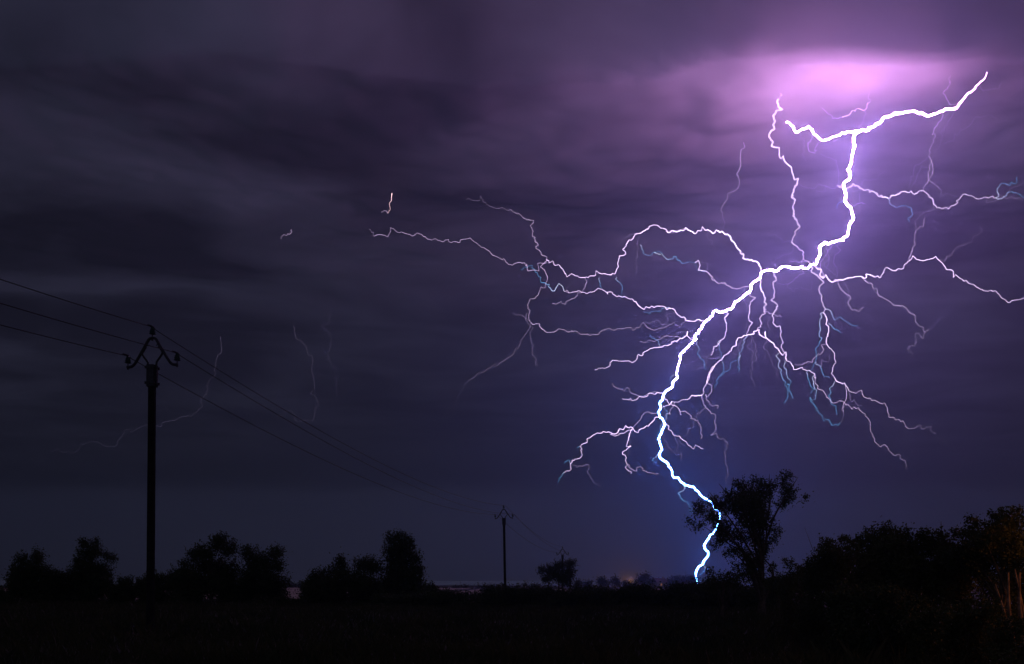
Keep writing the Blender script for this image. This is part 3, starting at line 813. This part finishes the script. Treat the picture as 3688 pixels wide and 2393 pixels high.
def plant(name, label, cat, z, Y, lobes, trunk=None, size=0.13, k=3.0, mat='leaf', bark='bark', twig=0.0, group=None, shoots=0, clump=2.7, stems=1, limbs=None, depthk=0.8, skirt=0.0, swell=1.1):
    """lobes: crown masses in the pixels of close view z; trunk: column of the trunk in the same view"""
    s = ZO[z][2] / FPX * Y
    G = []
    for (cx_, cy_, rx, ry) in lobes:
        px, py = ph(z, cx_, cy_)
        G.append((at(px, py, Y), rx * s * swell, ry * s * swell))
    if skirt:                                           # undergrowth filling down to the ground
        x0_, x1_ = min(g[0].x - g[1] * 0.6 for g in G), max(g[0].x + g[1] * 0.6 for g in G)
        hs = skirt * max(g[0].z for g in G)
        nk = max(2, int((x1_ - x0_) / (0.7 * hs)))
        for q in range(nk):
            for zz in (0.25, 0.7):
                G.append((Vector((x0_ + (q + 0.5 + rng.normal() * 0.15) * (x1_ - x0_) / nk, Y, hs * zz * rng.uniform(0.85, 1.15))), 0.62 * (x1_ - x0_) / nk, hs * 0.36))
    k = k * 2.3
    size = size * 1.22
    xs_ = [g[0].x for g in G]
    wid = max(g[0].x + g[1] for g in G) - min(g[0].x - g[1] for g in G)
    if trunk is None:
        tx = sum(xs_) / len(xs_)
    else:
        tx = at(ph(z, trunk, 0)[0], 0, Y).x
    root = tag(empty(name, (tx, Y, 0)), label, cat, group)
    org = np.array([tx, Y, 0.0])
    zlow = min(g[0].z - g[2] for g in G)
    ztop = max(g[0].z + g[2] for g in G)
    P, TW = [], MB()
    cents = []
    for (c, rx, rz) in G:
        ry_ = depthk * (rx * 0.5 + rz * 0.5)
        cyo = rng.uniform(-0.2, 0.2) * wid
        c3 = np.array([c.x, c.y + cyo, c.z])
        cents.append((c3, rx, rz))
        area = math.pi * rx * rz
        nl = max(12, int(k * area / (0.30 * size * size)))
        per = 11
        nc = max(3, nl // per)
        d = rng.normal(size=(nc, 3))
        d /= np.linalg.norm(d, axis=1, keepdims=True)
        rr = rng.random((nc, 1)) ** 0.42 * rng.uniform(0.80, 1.10, (nc, 1))
        cl = c3 + d * rr * np.array([rx, ry_, rz])
        pts = np.repeat(cl, per, 0) + rng.normal(size=(nc * per, 3)) * size * clump * 0.5 * rng.uniform(0.5, 1.2, (nc * per, 1))
        P.append(pts)
        if shoots:
            for _ in range(shoots):
                a = rng.uniform(0.15, math.pi - 0.15)
                b0 = c3 + np.array([math.cos(a) * rx * 0.85, rng.normal() * ry_ * 0.3, math.sin(a) * rz * 0.85])
                Ls = rng.uniform(0.15, 0.55) * (rx + rz) * 0.5 + size
                dr = np.array([math.cos(a) * 0.7 + rng.normal() * 0.2, rng.normal() * 0.2, math.sin(a) + 0.5])
                dr /= np.linalg.norm(dr)
                tt = np.linspace(0, 1, max(4, int(Ls / size * 2)))
                line = b0 + dr * Ls * tt[:, None]
                TW.tube([Vector(q) for q in (b0 - org, b0 + dr * Ls * 0.6 - org, b0 + dr * Ls - org)], [size * 0.10, size * 0.07, size * 0.04], 4)
                P.append(np.repeat(line, 3, 0) + rng.normal(size=(len(line) * 3, 3)) * size * 0.45)
    P = np.concatenate(P)
    P = P[P[:, 2] > 0.03]
    LEAFCOUNT.append(len(P))
    v, f = leaves(P - org, size)
    crown = mesh_obj('crown', v, f, M[mat], root)
    # trunk, limbs to every mass
    r0 = max(0.03, 0.022 * ztop)
    for st in range(stems):
        ox = 0 if stems == 1 else (st - (stems - 1) / 2) * wid * 0.3
        top = Vector((ox + rng.normal() * 0.05 * wid, 0, zlow + 0.6 * (ztop - zlow)))
        pts, rad = [], []
        for t in np.linspace(0, 1, 9):
            pts.append(Vector((ox, 0, -0.1)).lerp(top, t) + Vector((rng.normal() * 0.03 * wid * t * (1 - t) * 4 * 0.5, rng.normal() * 0.02 * wid * t, 0)))
            rad.append(r0 * (1.25 - 1.0 * t) * (1.35 if t == 0 else 1))
        tv = MB()
        tv.tube(pts, rad, 8)
        tv.build('trunk', M[bark], root, True)
    order = sorted(cents, key=lambda q: -q[1] * q[2])[:limbs or 9]
    for c3, rx, rz in order:
        e = Vector(c3 - org)
        fr = min(0.9, max(0.15, (e.z - 0.25 * wid - zlow * 0.3) / max(0.3, top.z) * 0.8))
        s0 = pts[min(8, int(fr * 8))]
        mid = s0.lerp(e, 0.5) + Vector((rng.normal() * 0.04 * wid, rng.normal() * 0.04 * wid, 0.06 * wid))
        lv = MB()
        lv.tube(smooth_path([s0, mid, e, e + (e - mid) * 0.6], 4), list(np.linspace(r0 * 0.42, r0 * 0.06, 13)), 5)
        lv.build('limb', M[bark], root, True)
        for _ in range(3):
            d = Vector((rng.normal() * rx * 0.6, rng.normal() * rx * 0.4, abs(rng.normal()) * rz * 0.6))
            TW.tube([e, e + d * 0.6 + Vector((0, 0, 0.02)), e + d], [r0 * 0.14, r0 * 0.09, r0 * 0.03], 4)
    if TW.v:
        structure(TW.build('twigs', M[bark], crown), 'stuff')
    return root


TG, BG = 'trees at the field edge', 'bushes at the field edge'
plant('field_tree', 'small dark tree at the left edge of the frame, with two uneven tops', 'tree', 'L', 72, [(285, 450, 42, 50), (205, 480, 45, 45), (115, 560, 65, 50), (290, 545, 80, 70), (200, 620, 130, 80), (110, 680, 80, 60), (345, 590, 45, 70), (240, 720, 150, 70)], 220, 0.13, 2.6, shoots=5, group=TG, skirt=0.5, swell=1.02, clump=3.2)
plant('field_tree', 'tall narrow dark tree left of the nearest pole, forked crown top', 'tree', 'L', 75, [(675, 335, 22, 20), (690, 365, 30, 22), (745, 350, 35, 35), (730, 420, 100, 45), (610, 490, 45, 40), (700, 540, 120, 70), (825, 450, 45, 35), (720, 650, 150, 90), (850, 650, 55, 55), (800, 560, 70, 50)], 720, 0.13, 2.4, shoots=5, group=TG, skirt=0.5, swell=1.02, clump=3.2)
plant('hedge_bush', 'low dark bush filling the gap between the two leftmost trees', 'bush', 'L', 74, [(400, 640, 60, 70), (470, 620, 60, 60), (530, 600, 50, 50), (460, 700, 120, 70)], None, 0.13, 2.6, shoots=2, group=BG, skirt=0.7)
plant('hedge_bush', 'low rounded dark bush just left of the nearest utility pole', 'bush', 'L', 74, [(985, 650, 55, 40), (940, 690, 50, 40), (1010, 710, 90, 60), (900, 730, 60, 50)], None, 0.13, 2.6, shoots=2, group=BG, skirt=0.7)
plant('hedge_bush', 'twiggy dark bush directly behind and right of the nearest utility pole', 'bush', 'L', 74, [(1240, 620, 70, 40), (1310, 620, 45, 45), (1130, 650, 40, 40), (1220, 690, 150, 60), (1390, 650, 50, 40)], None, 0.12, 2.4, shoots=5, group=BG, skirt=0.7)
plant('field_tree', 'broad dark tree with a tall lumpy crown right of the nearest pole', 'tree', 'L', 72, [(1745, 320, 55, 38), (1660, 345, 55, 45), (1620, 420, 85, 60), (1790, 390, 70, 60), (1510, 430, 55, 45), (1435, 510, 38, 32), (1560, 520, 110, 65), (1710, 550, 150, 95), (1470, 580, 50, 40), (1600, 660, 190, 80)], 1650, 0.13, 2.3, shoots=5, group=TG, skirt=0.5, swell=1.02, clump=3.2)
plant('field_tree', 'dark tree with a wide round crown overhanging the pale gap in the hedge', 'tree', 'L', 73, [(2125, 415, 70, 42), (1955, 425, 58, 48), (2040, 490, 140, 80), (2180, 525, 55, 42), (2000, 590, 120, 80), (2125, 630, 65, 80), (1900, 690, 130, 70), (2060, 700, 110, 50)], 1990, 0.13, 2.3, shoots=5, group=TG, skirt=0.5, swell=1.02, clump=3.2)
plant('hedge_bush', 'very small dark bush in the pale gap between two broad trees', 'bush', 'L', 70, [(2250, 800, 50, 30), (2200, 790, 40, 25), (2330, 800, 40, 25)], None, 0.10, 2.4, shoots=2, group=BG, skirt=0.7)
plant('field_tree', 'wide low dark tree sloping down to the left beside the pale gap', 'tree', 'R', 70, [(265, 565, 48, 40), (205, 635, 55, 42), (330, 550, 70, 45), (470, 450, 42, 32), (430, 510, 70, 50), (600, 465, 70, 50), (680, 480, 60, 60), (560, 590, 150, 90), (380, 640, 140, 75), (650, 630, 140, 90), (240, 690, 65, 35)], 520, 0.13, 2.5, shoots=5, group=TG, skirt=0.5, swell=1.02, clump=3.2)
plant('field_tree', 'tall upright dark tree left of the middle utility pole', 'tree', 'R', 71, [(820, 285, 38, 35), (890, 285, 45, 38), (940, 320, 40, 40), (830, 365, 75, 50), (900, 370, 80, 60), (880, 440, 115, 65), (985, 410, 32, 40), (870, 520, 125, 75), (990, 510, 48, 45), (880, 620, 140, 80), (870, 690, 130, 50)], 890, 0.13, 2.4, shoots=5, group=TG, skirt=0.5, swell=1.02, clump=3.2)
plant('hedge_bush', 'small spiky dark bush at the right foot of the tall upright tree', 'bush', 'R', 70, [(1090, 635, 45, 25), (1060, 665, 70, 35), (1130, 650, 20, 15), (1150, 700, 50, 18)], None, 0.12, 2.4, shoots=4, group=BG, skirt=0.7)
plant('field_bush', 'round dark bush in front of the farthest utility pole', 'bush', 'R', 118, [(1890, 505, 28, 30), (1955, 495, 40, 35), (2010, 475, 50, 40), (2085, 460, 45, 35), (2000, 540, 95, 50), (2090, 530, 45, 55), (1925, 570, 40, 35), (2060, 590, 60, 30)], 2010, 0.16, 2.1, shoots=3, stems=3, group=BG, swell=0.95)
# low hedge along the far field edge
random.seed(9)
spots = [(1640, 2140, 62, 'low dark hedge bush at the foot of the middle utility pole'), (1880, 2128, 60, 'low dark hedge bush just right of the middle utility pole'),
         (2080, 2128, 61, 'low dark hedge bush below the round bush hiding the farthest pole'), (2260, 2124, 59, 'low dark hedge bush below the orange glow on the horizon'),
         (2420, 2118, 58, 'low dark hedge bush left of the spot where the lightning strikes'), (2560, 2116, 57, 'low dark hedge bush right below the spot where the lightning strikes'),
         (2700, 2108, 56, 'low dark hedge bush behind the trunk of the tall ragged tree'), (1460, 2152, 64, 'lowest dark hedge bush, between the spiky bush and the middle pole')]
for (px, py, Y, lab) in spots:
    s = ZO['G'][2]
    L = []
    for _ in range(7):
        x = (px + random.uniform(-105, 105)) / s
        L.append((x, (py + random.uniform(6, 26)) / s, random.uniform(22, 40), random.uniform(9, 15)))
    for d in (-70, -25, 25, 70):
        L.append(((px + d) / s, (py + 44) / s, 42, 17))
    plant('hedge_bush', lab, 'bush', 'G', Y, L, None, 0.12, 2.2, shoots=1, group=BG, limbs=4, skirt=0.6)

# the tall ragged tree in front of the stroke
plant('ragged_tree', 'tall ragged dark tree leaning over the foot of the lightning bolt', 'tree', 'F', 42, [
    (1850, 180, 45, 30), (1880, 230, 40, 35), (1790, 240, 80, 40), (1620, 225, 65, 32), (1480, 260, 45, 40), (1430, 240, 15, 30), (1560, 300, 100, 55), (1390, 345, 55, 40), (1700, 330, 100, 55), (1850, 340, 65, 50), (1950, 370, 50, 22), (1990, 405, 28, 12),
    (1850, 430, 50, 25), (1240, 385, 38, 30), (1130, 425, 45, 35), (1250, 460, 80, 50), (1070, 500, 50, 32), (1030, 580, 45, 18), (1070, 640, 55, 18), (1180, 560, 80, 55), (1350, 470, 100, 80), (1500, 460, 130, 100), (1630, 450, 70, 90), (1770, 495, 45, 22),
    (1330, 630, 95, 55), (1480, 600, 120, 90), (1610, 600, 90, 90), (1265, 760, 55, 45), (1220, 830, 30, 18), (1350, 710, 80, 40), (1490, 720, 90, 50), (1740, 690, 50, 30), (1770, 755, 50, 22), (1720, 820, 40, 40), (1610, 740, 80, 70),
    (1390, 870, 75, 35), (1310, 905, 28, 10), (1500, 910, 70, 45), (1420, 1000, 50, 20), (1540, 1020, 80, 50), (1480, 1080, 50, 35), (1740, 1030, 32, 28), (1620, 1100, 70, 60), (1650, 900, 50, 70)],
    1655, 0.085, 1.75, shoots=3, limbs=22, clump=3.0, depthk=0.8, swell=1.15)
plant('field_bush', 'low leafy dark bush at the left foot of the tall ragged tree', 'bush', 'F', 40, [(1180, 1050, 22, 22), (1200, 1105, 50, 22), (1290, 1100, 55, 30), (1390, 1100, 45, 30), (1280, 1150, 110, 35), (1430, 1160, 90, 40), (1220, 1190, 120, 40)], None, 0.08, 1.6, shoots=3, group=BG)
plant('field_bush', 'low leafy dark bush at the right foot of the tall ragged tree', 'bush', 'F', 38, [(1800, 1130, 60, 25), (1880, 1150, 80, 25), (1740, 1150, 60, 30), (1840, 1190, 130, 40)], None, 0.08, 1.8, shoots=3, group=BG)

# thicket on the right
HG = 'thicket on the right'
plant('thicket_bush', 'sparse dark bush with a long sideways twig, leftmost of the right-hand thicket', 'bush', 'S', 27, [(70, 665, 38, 10), (125, 690, 35, 12), (255, 665, 20, 28), (210, 720, 45, 30), (90, 805, 70, 22), (190, 790, 90, 45), (140, 860, 130, 60), (270, 780, 60, 40)], 200, 0.06, 1.7, shoots=3, group=HG, skirt=0.85)
plant('thicket_bush', 'dark bush with upright feathery twigs, second from the left in the thicket', 'bush', 'S', 23, [(430, 505, 60, 24), (400, 560, 35, 40), (540, 510, 8, 45), (615, 470, 9, 38), (640, 500, 40, 16), (560, 560, 45, 30), (665, 530, 35, 40), (430, 620, 90, 55), (560, 640, 100, 75), (400, 720, 105, 65), (650, 620, 60, 60), (520, 800, 200, 110), (330, 830, 110, 70)], 500, 0.055, 2.6, shoots=4, group=HG, skirt=0.85)
plant('thicket_bush', 'dense rounded dark mound of a bush in the middle of the right-hand thicket', 'bush', 'S', 20, [(930, 400, 70, 38), (850, 425, 60, 42), (1080, 420, 65, 36), (1190, 440, 55, 38), (780, 490, 45, 48), (950, 510, 170, 80), (1150, 540, 150, 85), (900, 680, 200, 110), (1150, 720, 200, 130), (800, 850, 180, 100)], 1000, 0.055, 3.0, 'leaf2', shoots=3, group=HG, skirt=0.85)
plant('thicket_bush', 'lower dark bush in the dip between the mound and the rightmost trees', 'bush', 'S', 19.5, [(1400, 445, 50, 28), (1525, 430, 45, 25), (1335, 480, 45, 35), (1450, 540, 160, 75), (1480, 700, 190, 120), (1420, 860, 180, 90)], 1450, 0.055, 3.0, 'leaf2', shoots=3, group=HG, skirt=0.85)
tr_e = plant('slender_trees', 'dark leafy tree with slender orange-lit trunks at the right edge of the frame', 'tree', 'S', 18, [(1645, 350, 40, 22), (1755, 300, 32, 20), (1830, 285, 50, 32), (1910, 265, 45, 28), (2000, 265, 25, 32), (2085, 255, 26, 34), (1850, 370, 110, 55), (2040, 350, 100, 65), (1930, 480, 190, 90), (1990, 620, 170, 100), (1700, 470, 130, 70), (1620, 430, 70, 40), (1760, 580, 150, 100), (1640, 620, 120, 90), (2160, 500, 90, 120), (1800, 700, 150, 80), (2150, 720, 90, 70)], 1990, 0.055, 2.4, 'leaf', shoots=3, limbs=12, skirt=0.34)
tr_e.name = 'slender_tree'
for (x0, y0, x1, y1, w) in ((1915, 960, 1975, 1200, 0.05), (2000, 930, 2030, 1330, 0.075), (2100, 930, 2118, 1330, 0.075), (2085, 900, 2140, 1300, 0.05)):
    a, b_ = at(*ph('S', x0, y0), 17.5), at(*ph('S', x1, y1), 17.5)
    d = a - b_
    foot_ = b_ - d * (b_.z / d.z)
    tipp = a + d * 0.45
    pts = [foot_.lerp(tipp, t) + Vector((math.sin(t * 5 + x0) * 0.03, 0, 0)) - Vector(tr_e.location) for t in np.linspace(0, 1, 9)]
    t_ = MB()
    t_.tube(pts, list(np.linspace(w, w * 0.25, 9)), 8)
    t_.build('trunk', M['pale_bark'], tr_e, True)
plant('thicket_bush', 'low weedy dark bush in front of the mound, lit faintly from the right', 'bush', 'S', 15.5, [(1250, 1160, 90, 60), (1380, 1120, 70, 45), (1150, 1220, 60, 60), (1300, 1240, 160, 80)], None, 0.05, 1.3, 'leaf2', shoots=4, group=HG, skirt=0.85)
plant('thicket_bush', 'low spreading dark bush left of the orange-lit trunks', 'bush', 'S', 16, [(1600, 1060, 90, 35), (1720, 1010, 70, 30), (1560, 1120, 130, 50), (1720, 1130, 140, 70), (1800, 1050, 70, 50), (1680, 1220, 200, 70)], None, 0.05, 1.3, 'leaf2', shoots=4, group=HG, skirt=0.85)
plant('thicket_bush', 'small dark weed clump at the bottom right below the orange-lit trunks', 'bush', 'S', 11, [(2000, 1500, 90, 40), (1900, 1480, 60, 30), (2090, 1470, 60, 50)], None, 0.045, 1.0, 'leaf2', shoots=4, group=HG, skirt=0.85)

plant('thicket_bush', 'dark leafy bush hiding the feet of the orange-lit trunks', 'bush', 'S', 14.5, [(1900, 1260, 80, 60), (2010, 1250, 60, 50), (2110, 1250, 70, 70), (1940, 1190, 40, 40), (1980, 1340, 150, 70)], None, 0.05, 1.0, 'leaf2', shoots=4, group=HG, skirt=0.7)

plant('thicket_bush', 'dark bush standing behind the orange-lit trunks', 'bush', 'S', 22, [(1850, 800, 110, 80), (1990, 780, 110, 90), (2120, 800, 100, 90), (1930, 900, 200, 80)], None, 0.06, 2.0, 'leaf2', shoots=2, group=HG, skirt=0.95)

plant('thicket_bush', 'dark waist-high bush at the foot of the dense rounded mound', 'bush', 'S', 18, [(600, 980, 130, 70), (760, 960, 130, 80), (920, 970, 130, 80), (1080, 980, 110, 70), (1200, 1010, 90, 60)], None, 0.055, 2.4, 'leaf', shoots=3, group=HG, skirt=0.9)

# far trees
FG = 'far trees on the horizon'
far = [('R', 420, [(1180, 646, 25, 10), (1205, 650, 20, 8)], 'tiny far tree on the horizon just right of the spiky bush'),
       ('R', 420, [(1290, 640, 45, 16), (1335, 632, 30, 16), (1260, 648, 30, 10), (1384, 638, 9, 12)], 'long low far tree clump on the horizon left of the middle pole'),
       ('R', 400, [(1445, 632, 24, 17), (1430, 642, 20, 10)], 'small round far tree on the horizon, second left of the middle pole'),
       ('R', 400, [(1505, 630, 26, 19), (1530, 642, 22, 10)], 'small round far tree on the horizon, next left of the middle pole'),
       ('R', 380, [(1770, 606, 10, 10), (1768, 615, 7, 6)], 'tiny lone far tree shaped like a ball on a stick'),
       ('R', 380, [(1840, 622, 38, 10), (1860, 628, 20, 8)], 'low domed far bush left of the round bush'),
       ('R', 300, [(2150, 600, 26, 26), (2140, 620, 35, 20)], 'far dark tree hugging the right side of the round bush'),
       ('F', 520, [(50, 1160, 36, 22), (30, 1175, 50, 15)], 'far tree left of the orange glow, leftmost of the row'),
       ('F', 520, [(180, 1145, 50, 26), (150, 1130, 22, 16), (190, 1165, 50, 20)], 'far tree left of the orange glow with a flat top'),
       ('F', 540, [(300, 1120, 26, 22), (280, 1150, 40, 22), (320, 1165, 30, 20)], 'far tree left of the orange glow, narrowest of the row'),
       ('F', 560, [(400, 1165, 50, 18), (450, 1175, 40, 12)], 'lowest far tree, right under the orange glow'),
       ('F', 620, [(545, 1110, 50, 26), (590, 1095, 32, 22), (560, 1145, 75, 35)], 'largest far tree, right of the orange glow'),
       ('F', 780, [(640, 1150, 40, 25), (790, 1145, 45, 25), (840, 1120, 30, 18)], 'pale far tree beside the farmhouse roof'),
       ('F', 800, [(880, 1135, 60, 28), (930, 1125, 40, 24), (880, 1165, 70, 25)], 'pale far wood left of the spot where the lightning strikes'),
       ('F', 820, [(980, 1120, 50, 22), (1020, 1130, 40, 26), (1000, 1160, 70, 25)], 'pale far tree touching the foot of the lightning bolt')]
for z, Y, L, lab in far:
    plant('far_tree', lab, 'tree', z, Y, L, None, 0.0013 * Y, 2.2, shoots=1, group=FG, limbs=3)
random.seed(4)
L = [(620 + 95 * t + random.uniform(-3, 3), 1361 + random.uniform(-1.5, 1.5), 6, 3.4) for t in np.linspace(0, 1, 16)]
plant('far_wood', 'long low far wood closing the pale field behind the hedge gap', 'wood', 'G', 540, L, None, 0.8, 2.2, limbs=3)

# farmhouse among the far trees, with a lit window
hx, hy = ph('F', 705, 1140)
hb = at(hx, hy, 700)
house = tag(empty('farmhouse', (hb.x, 700, 0), (0, 0, 0.5)), 'small dark far farmhouse with a gabled roof and one lit window', 'house')
w = MB()
w.box((-6, -4, 0), (6, 4, 4.6))
w.build('wall', M['plaster'], house)
r = MB()
r.add([(-6.5, -4.6, 4.4), (6.5, -4.6, 4.4), (6.5, 4.6, 4.4), (-6.5, 4.6, 4.4), (-6.5, 0, 8.0), (6.5, 0, 8.0)], [(0, 1, 5, 4), (2, 3, 4, 5), (0, 4, 3), (1, 2, 5), (0, 3, 2, 1)])
rf = r.build('roof', M['rooftile'], house)
c = MB()
c.box((3.6, -0.5, 6.8), (4.6, 0.5, 9.0))
c.build('chimney', M['plaster'], rf)
M['window'] = emat('lit_window', (1.0, 0.40, 0.14), 0.22, add=False)
w = MB()
w.box((-1.6, -4.06, 1.2), (-0.2, -4.005, 3.0))
w.build('window', M['window'], house)
# ------------------------------------------------------------------ lamps of the place
M['lamp_glass'] = emat('sodium_lamp_glass', (1.0, 0.42, 0.08), 6.0, add=False)


def street_lamp(loc, h, yaw_, power, label, radius=0.12):
    root = tag(empty('street_lamp', loc, (0, 0, yaw_)), label, 'street lamp', 'sodium street lamps')
    p = MB()
    p.lathe([(0.10, -0.05), (0.10, 0.3), (0.06, 0.32), (0.045, h)], 10)
    p.build('post', M['steel'], root, True)
    a = MB()
    a.tube(smooth_path([(0, 0, h - 0.05), (0.1, 0, h + 0.25), (0.5, 0, h + 0.42), (1.0, 0, h + 0.45)], 4), 0.03, 8)
    a.build('arm', M['steel'], root, True)
    hd = MB()
    hd.add([(0.85, -0.12, h + 0.40), (1.45, -0.10, h + 0.42), (1.45, 0.10, h + 0.42), (0.85, 0.12, h + 0.40), (0.9, -0.07, h + 0.54), (1.38, -0.05, h + 0.52), (1.38, 0.05, h + 0.52), (0.9, 0.07, h + 0.54)],
           [(0, 3, 2, 1), (4, 5, 6, 7), (0, 1, 5, 4), (1, 2, 6, 5), (2, 3, 7, 6), (3, 0, 4, 7)])
    hd.build('lamp_head', M['steel'], root)
    g = MB()
    g.lathe([(0.02, h + 0.33), (0.07, h + 0.35), (0.09, h + 0.39)], 10, org=(1.15, 0, 0))
    g.build('lamp_glass', M['lamp_glass'], root)
    ld = bpy.data.lights.new('lamp_light', 'POINT')
    ld.energy = power
    ld.color = (1.0, 0.30, 0.03)
    ld.shadow_soft_size = radius
    lo = bpy.data.objects.new('lamp_light', ld)
    COL.objects.link(lo)
    lo.parent = root
    lo.location = (1.15, 0, h + 0.24)
    return root


street_lamp((14.5, 16.4, 0), 2.7, math.radians(176), 95, 'sodium street lamp past the right edge of the frame, lighting the slender trunks')
vx, vy = ph('F', 430, 1160)
vb = at(vx, vy, 1500)
street_lamp((vb.x, 1500, 0), 9.0, 0.4, 1.1e5, 'far village lamp behind the trees, making the orange glow on the horizon', 0.5)

# ------------------------------------------------------------------ grass of the near field
N = 150000
d = 3.2 + (76 - 3.2) * rng.random(N) ** 1.35
xx = (rng.random(N) * 2 - 1) * (0.70 * d + 2)
keep = ~((d > 74) | ((xx > 0.30 * d + 4) & (d > 30)))
d, xx = d[keep], xx[keep]
N = len(d)
tall = fbm(xx / 3 + 50, d / 3 + 50, 77, 3)
hgt = (0.10 + 0.28 * rng.random(N)) * (0.5 + 1.1 * tall) + (rng.random(N) > 0.985) * 0.35
wd_ = 0.006 + 0.00028 * d
ang = rng.random(N) * math.pi
lx, ly = rng.normal(size=N) * 0.35 * hgt, rng.normal(size=N) * 0.35 * hgt
ca, sa = np.cos(ang) * wd_, np.sin(ang) * wd_
z0 = np.zeros(N)
v = np.stack([np.stack([xx - ca, d - sa, z0], -1), np.stack([xx + ca, d + sa, z0], -1),
              np.stack([xx + lx * 0.4 + ca * 0.7, d + ly * 0.4 + sa * 0.7, hgt * 0.6], -1), np.stack([xx + lx, d + ly, hgt], -1)], 1).reshape(-1, 3)
i = np.arange(N)[:, None] * 4
f = np.concatenate([i + np.array([[0, 1, 2]]), i + np.array([[0, 2, 3]])], 0)
gr = mesh_obj('grass', v, f, M['blade'])
gr['label'] = 'dark uncut meadow grass covering the near field'
gr['category'] = 'grass'
structure(gr, 'stuff')
